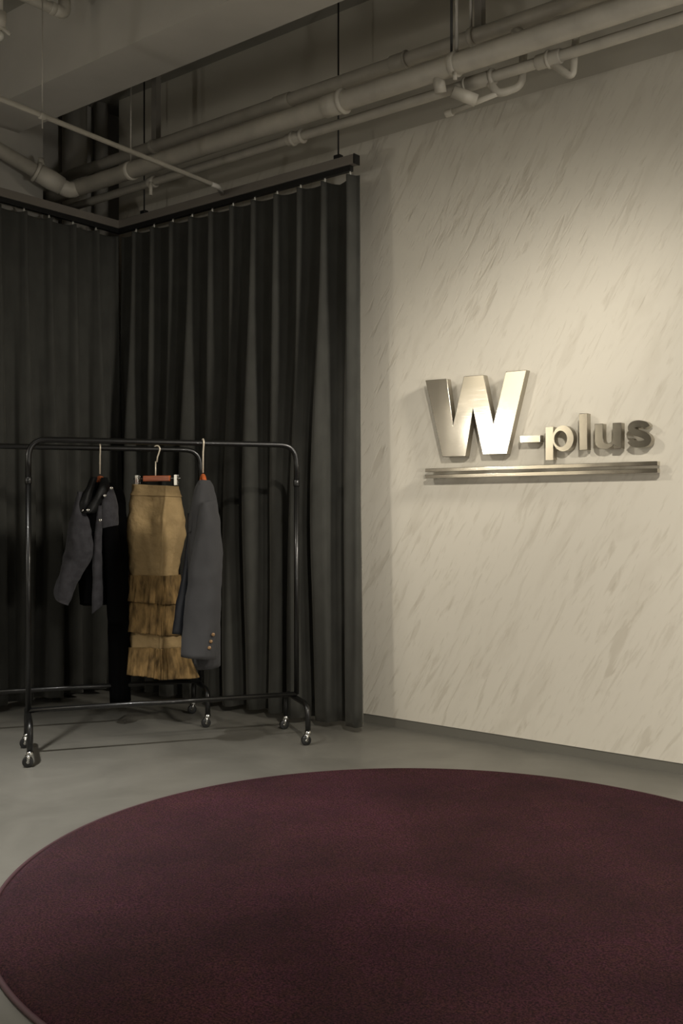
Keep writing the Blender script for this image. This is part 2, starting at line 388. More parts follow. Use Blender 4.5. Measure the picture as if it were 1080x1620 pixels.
# sprinkler / valve at the left edge
qs = at(-2, 33, 4.4)
e = empty('valve', qs, 'pale painted valve fitting cut off by the left edge near the top', 'valve')
T('body', [qs+Vector((0, 0, .035)), qs+Vector((0, 0, -.03))], [.034, .028], M['pipe'], e)
T('supply_pipe', [qs, qs+Vector((0, 0, HC-qs.z))], .018, M['pipe'], e)
T('lever', [qs+Vector((0, 0, -.02)), qs+RIGHT*.05+Vector((0, 0, -.06))], [.014, .007], M['pipe'], e)
link('bulb', sphere(bmesh.new(), qs+Vector((0, 0, -.065)), .022), M['white_plastic'], e)

# ------------------------------------------------------------------ curtain track (one L-shaped hung rail)
HT = onY(559, 246, TRY).z
XF = onY(563, 246, TRY).x
YL = 1.6
e = empty('curtain_track', (TRX, TRY, HT), 'taupe L-shaped curtain track hung from rods over the charcoal curtains', 'curtain track')
bm = bmesh.new()
hw, hh = .024, .052
prof = [(TRX-hw, YL), (TRX+hw, YL), (TRX+hw, TRY-hw), (XF, TRY-hw), (XF, TRY+hw), (TRX-hw, TRY+hw)]
lo = [bm.verts.new((x, y, HT-hh)) for x, y in prof]; hi = [bm.verts.new((x, y, HT)) for x, y in prof]
bm.faces.new(lo[::-1]); bm.faces.new(hi)
for i in range(6): bm.faces.new((lo[i], lo[(i+1) % 6], hi[(i+1) % 6], hi[i]))
link('rail', bm, M['track_grey'], e, smooth=False, bevel=.002)
bm = bmesh.new(); hw2 = .014; zb = HT-hh-.030
prof = [(TRX-hw2, YL), (TRX+hw2, YL), (TRX+hw2, TRY-hw2), (XF-.03, TRY-hw2), (XF-.03, TRY+hw2), (TRX-hw2, TRY+hw2)]
lo = [bm.verts.new((x, y, zb)) for x, y in prof]; hi = [bm.verts.new((x, y, HT-hh+.001)) for x, y in prof]
bm.faces.new(lo[::-1]); bm.faces.new(hi)
for i in range(6): bm.faces.new((lo[i], lo[(i+1) % 6], hi[(i+1) % 6], hi[i]))
o = link('runner_channel', bm, M['black'], e, smooth=False); o['label'] = 'black runner channel under the rail'
o = link('end_cap', obox(bmesh.new(), (XF+.003, TRY, HT-hh/2), (1,0,0), (0,1,0), (0,0,1), .004, hw+.001, hh/2+.001), M['black'], e, smooth=False, bevel=.001); o['label'] = 'black end cap'
for u in (535, 228):
    q = onY(u, 300, TRY)
    link('rod_bracket', obox(bmesh.new(), (q.x, TRY, HT+.012), (1,0,0), (0,1,0), (0,0,1), .022, .018, .013), M['black'], e, smooth=False, bevel=.004)
    T('hanger_rod', [(q.x, TRY, HT+.02), (q.x, TRY, HC)], .005, M['blackrod'], e)

# ------------------------------------------------------------------ curtains
def curtain(name, label, origin, along, room, n, first, pitch, ends, z0, z1, seed, sag_last=0):
    """origin: point on the track; along: unit vector of increasing s; room: unit vector into the room"""
    rnd = random.Random(seed)
    along = Vector(along); room = Vector(room)
    amp = [rnd.uniform(.88, 1.12) for _ in range(n+3)]
    wob = [(rnd.uniform(-1, 1), rnd.uniform(0, 6.28), rnd.uniform(.6, 1.6)) for _ in range(n+3)]
    NS, NZ = 26, 46
    e = empty(name, origin+Vector((0, 0, z0)), label, 'curtain', 'charcoal pleated curtains')
    bm = bmesh.new(); rows = []
    S0, S1 = ends
    tot = int((S1-S0)/pitch*NS)
    for j in range(NZ+1):
        f = (j/NZ)**1.35; z = z1+(z0-z1)*f
        row = []
        for i in range(tot+1):
            s = S0+(S1-S0)*i/tot
            k = (s-first)/pitch
            kr = round(k); kk = max(0, min(n+2, kr+1))
            ph = k-kr
            t = sm((f+.02)/.72)
            a, phs, fr = wob[kk]
            k0 = int(math.floor(k)); tt = sm(k-k0)
            def W(i): 
                A, P_, R_ = wob[max(0, min(n+2, i+1))]; return A*math.sin(P_+R_*f*2)*.009+A*.003*math.sin(f*7*R_+P_*2)
            def AM(i): return amp[max(0, min(n+2, i+1))]*(1+.25*math.sin(f*4+i*2.1))
            wv = W(k0)*(1-tt)+W(k0+1)*tt; am = AM(k0)*(1-tt)+AM(k0+1)*tt
            dd = abs(ph)
            top = .052*math.exp(-(dd/.085)**2)+.006*math.exp(-(dd/.26)**2)
            bot = .108*am*((.5+.5*math.cos(2*PI*ph))**1.35)+.010*math.sin(4*PI*k+seed+f*2)+.006*math.sin(6.3*PI*k+2*f)
            d = top*(1-t)+bot*t
            d += .004*noise.noise((s*9, f*7, seed))*t
            off = -.028-.008*t
            ds = wv*t + .014*t*math.sin(4*PI*ph)*am
            zz = z
            if j == 0:
                zz -= .006*math.sin(PI*abs(ph)*1.0)
            sg = sag_last*max(0, 1-abs(k-(n-1.5))*2) if sag_last else 0
            zz -= sg*(1-sm(f*12))
            flare = .05*f*sm((s-(S1-.35))/.35) if sag_last else 0
            q = origin+along*(s+ds+flare)+room*(d+off)
            row.append(bm.verts.new((q.x, q.y, zz)))
        rows.append(row)
    for a, b in zip(rows, rows[1:]):
        for i in range(len(a)-1): bm.faces.new((a[i], a[i+1], b[i+1], b[i]))
    link('cloth', bm, M['curtain'], e, solid=.003)
    # sewn hem
    bm = bmesh.new()
    for k in range(n):
        s = first+pitch*k
        q = origin+along*s+room*(-.004)
        hk = bmesh.new()
        tube(hk, [(q.x, q.y, z1-.012), (q.x, q.y, z1+.006), (q.x, q.y, z1+.022)], [.004, .006, .005], 8)
        tube(hk, round_path([q+room*.004+Vector((0, 0, z1-.02)), q+room*.014+Vector((0, 0, z1-.018)), q+room*.010+Vector((0, 0, z1+.008))], .006), .0022, 6)
        o = link('glider_hook', hk, M['white_plastic'], e)
    bm.free()
    return e
zt = zb-.020
xs = [onY(553-0, 270, TRY).x, onY(214.5, 360, TRY).x]
pitch = (xs[0]-xs[1])/10
print('pitch', pitch)
og = Vector((TRX, TRY, 0))
curtain('curtain', 'charcoal pleated curtain along the pale wall, behind the clothes racks', og, (1, 0, 0), (0, -1, 0), 11, xs[1]-TRX, pitch,
        (.012, xs[0]-TRX+.050), .035, zt, 3, sag_last=.022)
ys = onX(152.3, 360, TRX).y
curtain('curtain', 'charcoal pleated curtain at the left edge, turning away from the pale wall', og, (0, -1, 0), (1, 0, 0), 13, TRY-ys, pitch,
        (.015, 2.62), .04, zt, 8)

# ------------------------------------------------------------------ sign
FY = WY-.060; TH = .040
def prism(name, outline, holes, m, parent, y0=FY, y1=FY+TH):
    bm = bmesh.new()
    loops = [outline]+holes
    vf = []; vb = []
    for lp in loops:
        vf.append([bm.verts.new((x, y0, z)) for x, z in lp]); vb.append([bm.verts.new((x, y1, z)) for x, z in lp])
    tri = tessellate_polygon([[Vector((x, z, 0)) for x, z in lp] for lp in loops])
    ff = [v for l in vf for v in l]; bb = [v for l in vb for v in l]
    for t in tri:
        try: bm.faces.new([ff[i] for i in t]); bm.faces.new([bb[i] for i in t][::-1])
        except ValueError: pass
    side = []
    for a, b in zip(vf, vb):
        n = len(a)
        for i in range(n): side.append(bm.faces.new((a[i], a[(i+1) % n], b[(i+1) % n], b[i])))
    bmesh.ops.recalc_face_normals(bm, faces=bm.faces)
    for f in side: f.material_index = 1
    return link(name, bm, [m, M['steel_edge']], parent, smooth=False, bevel=.0018)
def wp(pts, ox, oy, s):
    out = []
    for x, y in pts:
        q = onY(ox+x/s, oy+y/s, FY); out.append((q.x, q.z))
    return out
A = (640, 560, 1080/440)
Bc = (820, 630, 4.5)
c = onY(750, 720, FY)
e = empty('sign_letter', (c.x, WY, c.z), 'large bright brushed steel letter W standing off the plaster wall', 'sign letter', 'steel sign letters')
prism('letter_body', wp([(80,102),(163,96),(187,276),(229,87),(306,81),(344,272),(392,69),(472,62),(396,388),(303,390),(265,213),(236,397),(146,400)], *A), [], M['steel'], e)
def ell(cx, cy, rx, ry, a0, a1, n=40): return [(cx+rx*math.cos(math.radians(a0+(a1-a0)*i/n)), cy+ry*math.sin(math.radians(a0+(a1-a0)*i/n))) for i in range(n+1)]
e2 = empty('sign_letter', (onY(837, 690, FY).x, WY, 1.55), 'small steel hyphen between the big W and the letter p', 'sign letter', 'steel sign letters')
prism('letter_body', wp([(6,268),(153,262),(153,312),(10,317)], *Bc), [], M['steel'], e2)
e3 = empty('sign_letter', (onY(885, 690, FY).x, WY, 1.55), 'steel letter p, lit pale, just right of the hyphen', 'sign letter', 'steel sign letters')
cx, cy, rx, ry = 316, 286, 75, 92
a = math.degrees(math.acos((246-cx)/rx))
prism('letter_body', wp([(192,207),(246,203)]+ell(cx, cy, rx, ry, -a, a, 44)+[(246,439),(192,441)], *Bc),
      [wp(ell(299, 289, 46, 58, 0, 360, 36)[:-1][::-1], *Bc)], M['steel'], e3)
e4 = empty('sign_letter', (onY(922, 690, FY).x, WY, 1.55), 'steel letter l standing tall between p and u', 'sign letter', 'steel sign letters')
prism('letter_body', wp([(430,110),(487,106),(489,369),(434,372)], *Bc), [], M['steel'], e4)
e5 = empty('sign_letter', (onY(963, 690, FY).x, WY, 1.55), 'steel letter u between l and s', 'sign letter', 'steel sign letters')
prism('letter_body', wp([(540,183),(600,180),(600,285)]+[(604,306),(614,318),(632,323),(650,318),(663,305),(668,285)]+[(668,176),(731,173),(731,358),(674,360),(674,336),(660,350),(640,360),(612,364),(582,361),(560,350),(546,332),(540,305)], *Bc), [], M['steel'], e5)
e6 = empty('sign_letter', (onY(1010, 690, FY).x, WY, 1.55), 'steel letter s at the right end of the sign', 'sign letter', 'steel sign letters')
def smooth_line(P, n=8):
    out = []
    for i in range(len(P)-1):
        p0, p1, p2, p3 = P[max(i-1, 0)], P[i], P[i+1], P[min(i+2, len(P)-1)]
        for k in range(n):
            t = k/n
            out.append(tuple(.5*((2*p1[j])+(-p0[j]+p2[j])*t+(2*p0[j]-5*p1[j]+4*p2[j]-p3[j])*t*t+(-p0[j]+3*p1[j]-3*p2[j]+p3[j])*t**3) for j in (0, 1)))
    out.append(P[-1]); return out
cen = smooth_line([(912,208),(898,190),(858,181),(816,189),(800,214),(822,240),(862,252),(902,268),(920,292),(906,318),(862,328),(816,322),(792,300)], 5)
def offset(P, d):
    o = []
    for i, p in enumerate(P):
        a = P[max(i-1, 0)]; b = P[min(i+1, len(P)-1)]
        tx, ty = b[0]-a[0], b[1]-a[1]; l = math.hypot(tx, ty)
        o.append((p[0]-ty/l*d, p[1]+tx/l*d))
    return o
prism('letter_body', wp(offset(cen, 24)+offset(cen, -24)[::-1], *Bc), [], M['steel'], e6)
for en, zs in ((e, [(705, 640), (765, 640)]), (e2, [(836, 694)]), (e3, [(868, 680), (868, 715)]), (e4, [(922, 670), (922, 700)]), (e5, [(944, 690), (976, 690)]), (e6, [(1003, 700)])):
    for u, v in zs:
        q = onY(u, v, FY+TH)
        T('stand_off', [(q.x, FY+TH-.001, q.z), (q.x, WY, q.z)], .004, M['steel_edge'], en, n=8)
xl = onY(673, 743, FY).x; xr = onY(1040, 735, FY).x
for (za, zb2, lab) in ((1.4135, 1.4325, 'upper of the two long steel bars under the sign letters'), (1.380, 1.399, 'lower of the two long steel bars under the sign letters')):
    e = empty('sign_bar', ((xl+xr)/2, WY, za), lab, 'sign bar', 'steel underline bars')
    link('bar', box(bmesh.new(), (xl, FY-.004, za), (xr, FY+.03, zb2)), M['steel'], e, smooth=False, bevel=.0015)
    for t in (.08, .5, .92):
        x = xl+(xr-xl)*t
        T('stand_off', [(x, FY+.029, (za+zb2)/2), (x, WY, (za+zb2)/2)], .004, M['steel_edge'], e, n=8)

# ------------------------------------------------------------------ rug
RC = onZ(0, 0, 0)
def circ(pts):
    # least squares circle
    import itertools
    S = [[0.0]*4 for _ in range(3)]
    for p in pts:
        r = (2*p.x, 2*p.y, 1.0, p.x**2+p.y**2)
        for i in range(3):
            for j in range(4): S[i][j] += r[i]*r[j]
    for i in range(3):
        pv = S[i][i]
        for j in range(i, 4): S[i][j] /= pv
        for k in range(3):
            if k != i:
                f = S[k][i]
                for j in range(i, 4): S[k][j] -= f*S[i][j]
    x, y, c_ = S[0][3], S[1][3], S[2][3]
    return x, y, math.sqrt(c_+x*x+y*y)
cx, cy, RR = circ([onZ(u, v, .016) for u, v in ((0,1404),(0,1549),(68,1620),(103,1317),(200,1273.6),(300,1250),(492.6,1219.6),(640,1215.5),(880,1230),(1080,1264))])
print('rug', cx, cy, RR)
e = empty('rug', (cx, cy, 0), 'large round plum pile rug lying on the grey floor', 'rug')
bm = bmesh.new()
nr, na = 60, 220
ctr = bm.verts.new((cx, cy, .019)); prev = None
for j in range(1, nr+1):
    r = RR*(j/nr)**.8 if j < nr else RR
    ring = []
    for i in range(na):
        a = 2*PI*i/na
        z = .019+.0012*noise.noise((r*math.cos(a)*6, r*math.sin(a)*6, 0))
        rr = r-.010
        if j == nr: z = .004
        ring.append(bm.verts.new((cx+rr*math.cos(a), cy+rr*math.sin(a), z)))
    if prev is None:
        for i in range(na): bm.faces.new((ctr, ring[i], ring[(i+1) % na]))
    else:
        for i in range(na): bm.faces.new((prev[i], ring[i], ring[(i+1) % na], prev[(i+1) % na]))
    prev = ring
link('pile', bm, M['rug'], e)
bm = bmesh.new(); rings = []
for i in range(na):
    a = 2*PI*i/na; d = Vector((math.cos(a), math.sin(a), 0))
    rings.append([bm.verts.new(Vector((cx, cy, .0072))+d*(RR-.008+.008*math.cos(b))+Vector((0, 0, .007*math.sin(b)))) for b in [2*PI*k/10 for k in range(10)]])
for i in range(na):
    A_, B_ = rings[i], rings[(i+1) % na]
    for k in range(10): bm.faces.new((A_[k], B_[k], B_[(k+1) % 10], A_[(k+1) % 10]))
bmesh.ops.recalc_face_normals(bm, faces=bm.faces)
o = link('binding', bm, M['binding'], e); o['label'] = 'paler plum bound edge'

# ------------------------------------------------------------------ clothes racks
def make_rack(loc, d, L, H, label, mirror=1):
    rz = math.atan2(d.y, d.x)
    e = empty('clothes_rack', loc, label, 'clothes rack', 'black rolling clothes racks', rz)
    ax = Vector((math.cos(rz), math.sin(rz), 0)); ay = Vector((-ax.y, ax.x, 0)); O = Vector(loc)
    P = lambda x, y, z: O+ax*x+ay*y+Vector((0, 0, z))
    hb, hf = .228, .205; R = .0145
    zj = H-.20
    T('top_rail', round_path([P(0, 0, zj-.02), P(0, 0, H-R), P(L, 0, H-R), P(L, 0, zj-.02)], .095, 10), R, M['rack'], e, n=18)
    for x in (0, L):
        T('post', [P(x, 0, hb), P(x, 0, zj)], R*.93, M['rack'], e, n=18)
        T('collar', [P(x, 0, zj-.035), P(x, 0, zj-.03), P(x, 0, zj-.002), P(x, 0, zj)], [R*1.02, R*1.16, R*1.16, R*1.02], M['rack'], e)
        T('lock_button', [P(x, 0, zj-.018), P(x, -.026, zj-.018)], .0045, M['rack'], e)
        T('foot', round_path([P(x, .205, .068), P(x, .205, hf), P(x, -.205, hf), P(x, -.205, .068)], .085, 9), R, M['rack'], e, n=18)
        for y in (-.205, .205):
            c = empty('caster', (0, 0, 0), None, None); c.parent = e
            c.location = Vector((x, y, 0))
            Q = lambda a, b, z: P(x+a, y+b, z)
            T('stem', [Q(0, 0, .054), Q(0, 0, .062), Q(0, 0, .074)], [.016, .0165, .0155], M['chrome'], c, n=16)
            bm = bmesh.new()
            for sgn in (-1, 1):
                tube(bm, [Q(-.006, sgn*.0135, .055), Q(-.008, sgn*.0135, .042), Q(-.010, sgn*.0135, .024)], [.009, .0075, .006], 10)
            sphere(bm, Q(-.006, 0, .054), .0175, (1, 1, .38), 14)
            link('fork', bm, M['chrome'], c)
            bm = bmesh.new()
            tube(bm, [Q(-.010, -.0095, .026), Q(-.010, -.008, .026), Q(-.010, .008, .026), Q(-.010, .0095, .026)], [.022, .0255, .0255, .022], 24)
            link('wheel', bm, M['wheel'], c)
            bm = bmesh.new(); tube(bm, [Q(-.010, -.018, .026), Q(-.010, .018, .026)], .007, 12)
            link('axle', bm, M['chrome'], c)
    T('lower_bar', [P(0, 0, hb), P(L, 0, hb)], R*.9, M['rack'], e, n=18)
    return e, P
# fix for nested empties: link() uses location & parents, so casters carry a local location
fl = (onZ(50, 1214, 0)+onZ(40, 1183, 0))/2; fr = (onZ(486, 1179, 0)+onZ(446, 1153, 0))/2
fr = fr+RIGHT*.012
d1 = (fr-fl); L1 = d1.length
print('rack', fl, fr, L1)
HR = 1.2+(810-690)/F*depth(fl)
rack1, P1 = make_rack(fl, d1, L1, HR, 'black tubular rolling clothes rack in front, with one blazer on it')
br = at(317, 1130, 5.83); br.z = 0
print('rack2 right', br)
rack2 = copy_tree(rack1)
rack2['label'] = 'second black clothes rack behind, close to the curtains and cut off by the left edge'
b2l = br-d1.normalized()*L1
rack2.location = b2l
d1n = d1.normalized()
def bar_pt(origin, u):
    # point along the rack at image column u
    lo_, hi_ = -1.0, 2.5
    for _ in range(50):
        m_ = (lo_+hi_)/2; q = origin+d1n*m_
        r = q.x*RIGHT.x+q.y*RIGHT.y; z = depth(q)
        if U0+F*r/z < u: lo_ = m_
        else: hi_ = m_
    q = origin+d1n*lo_; q.z = HR-.0145; return q

# ------------------------------------------------------------------ garment modelling
def crom(P, n):
    """closed smooth ring through control points"""
    out = []; m = len(P)
    for i in range(m):
        p0, p1, p2, p3 = P[(i-1) % m], P[i], P[(i+1) % m], P[(i+2) % m]
        for k in range(n):
            t = k/n
            out.append(.5*((2*p1)+(-p0+p2)*t+(2*p0-5*p1+4*p2-p3)*t*t+(-p0+3*p1-3*p2+p3)*t**3))
    return out
def garment(name, rows, z0, m, parent, fold=0, ff=9, seed=0, cap_top=False, cap_bot=False, sub_rows=5, n=8, solid=.002, fold_pow=1.0, vn=0.006, off=0.0):
    """rows: (v, tilt, [(u, dz), ...]) closed sections seen from above, lofted downwards"""
    R = []
    for v, tilt, cps in rows:
        ring = []
        um = sum(c[0] for c in cps)/len(cps)
        for u, dz in cps:
            r = (u-U0)/F*z0
            h = CH-(v+tilt*(u-um)-V0)/F*z0
            q = RIGHT*r+FWD*(z0+dz); q.z = h
            ring.append(q)
        R.append(ring)
    full = []
    m_ = len(R)
    for i in range(m_-1):
        for k in range(sub_rows):
            t = k/sub_rows
            g = []
            for c_ in range(len(R[0])):
                p0, p1, p2, p3 = R[max(i-1, 0)][c_], R[i][c_], R[i+1][c_], R[min(i+2, m_-1)][c_]
                g.append(.5*((2*p1)+(-p0+p2)*t+(2*p0-5*p1+4*p2-p3)*t*t+(-p0+3*p1-3*p2+p3)*t**3))
            full.append(g)
    full.append(R[-1])
    bm = bmesh.new(); prev = None; first = None
    for j, g in enumerate(full):
        ring = crom(g, n); c = sum(ring, Vector())/len(ring)
        f = j/(len(full)-1)
        vs = []
        for i, q in enumerate(ring):
            a = 2*PI*i/len(ring)
            d = (q-c); l = d.length or 1
            dn = Vector((d.x, d.y, 0))/l
            w = fold*(f**fold_pow)*(math.sin(a*ff+seed+1.3*math.sin(f*3+seed))+.6*math.sin(a*(ff*1.7)+2*seed+f*2))
            w += vn*noise.noise(q*9+Vector((seed, 0, 0)))*2+vn*.6*noise.noise(q*22+Vector((0, seed, 0)))*2
            w += off
            vs.append(bm.verts.new(q+dn*w))
        if prev:
            for i in range(len(vs)): bm.faces.new((prev[i], prev[(i+1) % len(vs)], vs[(i+1) % len(vs)], vs[i]))
        else: first = vs
        prev = vs
    if cap_top: bm.faces.new(first)
    if cap_bot: bm.faces.new(prev[::-1])
    bmesh.ops.recalc_face_normals(bm, faces=bm.faces)
    return link(name, bm, m, parent, solid=0 if (cap_top and cap_bot) else solid)
def hook_pts(bar, bottom, side):
    """hook over the bar at 'bar' (bar centre), straight shank down to bottom"""
    r = .0205
    pts = []
    for k in range(0, 11):
        a = math.radians(-25+ k*21.5)
        pts.append(bar+side*(math.cos(a)*r)+Vector((0, 0, math.sin(a)*r)))
    pts = pts[:]
    pts.append(bar-side*(r*.6)+Vector((0, 0, -r*1.2)))
    pts.append(Vector((bar.x-side.x*.004, bar.y-side.y*.004, bar.z-.045)))
    pts.append(bottom)
    return pts
perp = Vector((-d1n.y, d1n.x, 0))

# ---- blazer on the front rack
bp_ = bar_pt(fl, 321)
zB = depth(bp_); print('blazer z', zB)
ht = at(323, 748, zB); ht.x, ht.y = bp_.x, bp_.y
hg = empty('clothes_hanger', (bp_.x, bp_.y, ht.z-.03), 'wooden hanger with pale metal hook holding the blue-grey blazer', 'hanger', 'wooden clothes hangers')
T('hook', hook_pts(bp_, ht, perp), .0042, M['hook'], hg, n=10)
T('hook_joint', [ht+Vector((0, 0, .055)), ht+Vector((0, 0, .045))], .0045, M['hook'], hg, n=10)
def shoulder_bar(par, top, ax, w, drop, th):
    pts = [top-ax*w+Vector((0, 0, -drop)), top-ax*w*.55+Vector((0, 0, -drop*.35)), top, top+ax*w*.55+Vector((0, 0, -drop*.35)), top+ax*w+Vector((0, 0, -drop))]
    return link('wooden_arm', tube(bmesh.new(), smooth3(pts, 5), [th]*(len(smooth3(pts, 5))), 12), M['wood'], par)
def smooth3(P, n):
    out = []
    for i in range(len(P)-1):
        p0, p1, p2, p3 = P[max(i-1, 0)], P[i], P[i+1], P[min(i+2, len(P)-1)]
        for k in range(n):
            t = k/n; out.append(.5*((2*p1)+(-p0+p2)*t+(2*p0-5*p1+4*p2-p3)*t*t+(-p0+3*p1-3*p2+p3)*t**3))
    out.append(P[-1]); return out
haxis = (RIGHT*.35-FWD*.94).normalized()
shoulder_bar(hg, ht+Vector((0, 0, -.016)), haxis, .05, .05, .012)
e = empty('blazer', (bp_.x, bp_.y, ht.z-.04), 'blue-grey blazer hanging side-on from the front rack, three brown cuff buttons showing', 'blazer')
garment('body', [(760, 0, [(315,.03),(318,-.04),(325,-.05),(331,0),(326,.06),(319,.06)]),
                 (772, 0, [(308,.04),(314,-.07),(326,-.09),(337,0),(330,.10),(316,.10)]),
                 (800, 0, [(301,.05),(308,-.09),(326,-.12),(342,0),(334,.14),(312,.14)]),
                 (860, 0, [(297,.05),(304,-.08),(324,-.12),(348,0),(338,.15),(310,.15)]),
                 (940, 0, [(298,.05),(304,-.07),(322,-.11),(347,0),(336,.15),(312,.15)]),
                 (1000, 0, [(302,.05),(308,-.06),(324,-.10),(347,0),(338,.15),(314,.15)]),
                 (1056, 0, [(309,.05),(314,-.05),(326,-.08),(346,0),(338,.14),(318,.14)])],
        zB, M['blazer'], e, fold=.004, ff=5, seed=2, vn=.004)
garment('sleeve', [(795, -.2, [(322,-.10),(328,-.17),(338,-.17),(345,-.10),(338,-.05),(327,-.05)]),
                   (808, -.2, [(318,-.10),(325,-.18),(339,-.19),(347,-.11),(340,-.04),(324,-.04)]),
                   (835, -.1, [(315,-.11),(323,-.19),(342,-.20),(352,-.12),(343,-.04),(322,-.04)]),
                   (885, 0, [(307,-.12),(318,-.19),(342,-.20),(355.5,-.12),(345,-.04),(318,-.04)]),
                   (930, 0, [(301,-.12),(313,-.19),(341,-.20),(355,-.12),(343,-.04),(312,-.04)]),
                   (985, .02, [(296,-.13),(309,-.19),(338,-.20),(350.5,-.13),(338,-.05),(307,-.05)]),
                   (1034, .08, [(293,-.14),(306,-.195),(334,-.20),(346.5,-.14),(334,-.07),(305,-.07)])],
        zB, M['blazer'], e, fold=.0015, ff=3, seed=5, vn=.0035, cap_top=True)
o = garment('sleeve', [(812, 0, [(293,.08),(297,.02),(303,.02),(307,.08),(303,.13),(297,.13)]),
                   (860, 0, [(291,.08),(295,.01),(303,.01),(309,.08),(303,.14),(296,.14)]),
                   (917, 0, [(283,.07),(288,.0),(298,.0),(305,.07),(298,.13),(288,.13)]),
                   (960, 0, [(276,.06),(281,-.01),(294,-.01),(302,.06),(294,.12),(282,.12)]),
                   (1003, .05, [(270,.05),(275,-.02),(290,-.02),(298,.05),(290,.11),(277,.11)])],
        zB, M['lining'], e, fold=.001, ff=3, seed=8, vn=.003, cap_top=True, cap_bot=True)
o['label'] = 'far sleeve in deep navy shade'
garment('lapel', [(764, 0, [(317,-.05),(320,-.075),(323,-.075),(324,-.05),(321,-.04)]),
                  (785, 0, [(311,-.06),(315,-.095),(319,-.10),(322,-.08),(317,-.06)]),
                  (815, 0, [(302,-.04),(308,-.10),(313,-.105),(316,-.08),(310,-.05)]),
                  (842, 0, [(299,-.03),(303,-.09),(307,-.10),(310,-.08),(305,-.05)])], zB, M['blazer'], e, vn=.001)
for u, v in ((337, 1004), (333.5, 1015), (331, 1025)):
    q = at(u, v, zB-.205)
    bm = bmesh.new(); tube(bm, [q+FWD*.012, q+FWD*.002, q], [.0088, .0088, .0065], 16)
    link('button', bm, M['horn'], e)

# ---- skirt on the back rack
b2o = b2l
bs = bar_pt(b2o, 248); zS = depth(bs); print('skirt z', zS)
zs_ = at(246, 752, zS)
hg = empty('clip_hanger', (bs.x, bs.y, zs_.z), 'clip hanger with a short reddish wooden bar holding the tan skirt', 'hanger')
sb = at(246, 757, zS); sb.x, sb.y = bs.x, bs.y
sdir = (RIGHT*.93-FWD*.37).normalized()
mid = Vector((bs.x, bs.y, sb.z))
kj = at(250, 731, zS); kj.x, kj.y = bs.x, bs.y
T('hook', hook_pts(bs, Vector((bs.x, bs.y, kj.z)), (-sdir+Vector((0, 0, 0))).normalized()), .0044, M['hook'], hg, n=10)
T('shank', [Vector((bs.x, bs.y, kj.z+.004))-RIGHT*.007, Vector((bs.x, bs.y, sb.z))-RIGHT*.008], .0042, M['hook'], hg, n=10)
T('crossbar', [mid-sdir*.155, mid+sdir*.155], .0035, M['chrome'], hg, n=10)
bm = bmesh.new(); obox(bm, mid, sdir, sdir.cross(Vector((0,0,1))), (0,0,1), .088, .010, .0165)
link('wooden_bar', bm, M['wood'], hg, smooth=True, bevel=.004)
for sgn in (-1, 1):
    cpt = mid+sdir*sgn*.128
    bm = bmesh.new(); nrm = sdir.cross(Vector((0, 0, 1)))
    if nrm.dot(FWD) > 0: nrm = -nrm
    obox(bm, cpt+nrm*.010+Vector((0, 0, -.010)), sdir, nrm+Vector((0, 0, .12)), Vector((0, 0, 1)), .010, .0015, .030)
    obox(bm, cpt-nrm*.010+Vector((0, 0, -.010)), sdir, nrm-Vector((0, 0, .12)), Vector((0, 0, 1)), .010, .0015, .030)
    tube(bm, [cpt-sdir*.014, cpt+sdir*.018], .008, 12)
    o = link('clip', bm, M['chrome'], hg, smooth=False, bevel=.001)
e = empty('skirt', (bs.x, bs.y, .25), 'long tan suede skirt with gathered frilled tiers, clipped to the back rack', 'skirt')
SK = [(769, [(209.0,0.030),(214.0,-0.045),(240.0,-0.050),(260.2,-0.077),(267.0,-0.089),(271.8,-0.068),(283.0,0.000),(262.0,0.100),(226.0,0.120)], 0),
      (790, [(206.0,0.030),(212.0,-0.055),(240.0,-0.055),(260.2,-0.090),(267.0,-0.104),(272.8,-0.080),(287.0,0.000),(262.0,0.120),(224.0,0.130)], 0),
      (818, [(202.0,0.030),(212.0,-0.060),(240.0,-0.065),(258.7,-0.108),(265.0,-0.124),(272.2,-0.098),(291.0,-0.010),(262.0,0.130),(222.0,0.140)], 0),
      (843, [(199.0,0.030),(212.0,-0.060),(240.0,-0.070),(258.0,-0.113),(264.0,-0.129),(272.2,-0.102),(294.0,-0.010),(262.0,0.130),(220.0,0.140)], 0),
      (870, [(200.0,0.030),(213.0,-0.060),(240.0,-0.070),(257.3,-0.109),(263.0,-0.124),(270.5,-0.098),(290.0,-0.010),(260.0,0.120),(220.0,0.130)], 0),
      (907, [(203.0,0.030),(214.0,-0.055),(238.0,-0.060),(255.3,-0.099),(261.0,-0.114),(267.0,-0.090),(282.0,-0.010),(258.0,0.110),(220.0,0.120)], 0),
      (950, [(204.0,0.030),(214.0,-0.060),(238.0,-0.065),(254.6,-0.100),(260.0,-0.114),(266.0,-0.090),(281.0,-0.010),(256.0,0.110),(220.0,0.120)], 0),
      (985, [(204.0,0.030),(214.0,-0.060),(238.0,-0.065),(254.6,-0.100),(260.0,-0.114),(266.8,-0.090),(284.0,-0.010),(256.0,0.110),(220.0,0.120)], 0),
      (1024, [(203.0,0.030),(213.0,-0.060),(238.0,-0.065),(254.6,-0.108),(260.0,-0.124),(269.0,-0.098),(293.0,-0.010),(260.0,0.110),(220.0,0.120)], 0)]
garment('skirt_body', [(v, (0 if i else .05), c) for i, (v, c, _) in enumerate(SK)], zS, M['suede'], e, fold=.002, ff=4, seed=3, vn=.0055, n=12, sub_rows=7)
o = garment('waistband', [(768, .05, SK[0][1]), (776, .04, SK[0][1]), (785, .03, [(c[0], c[1]) for c in SK[1][1]])], zS, M['suede'], e, off=.0035, vn=.0055, fold=.0, seed=3, n=12)
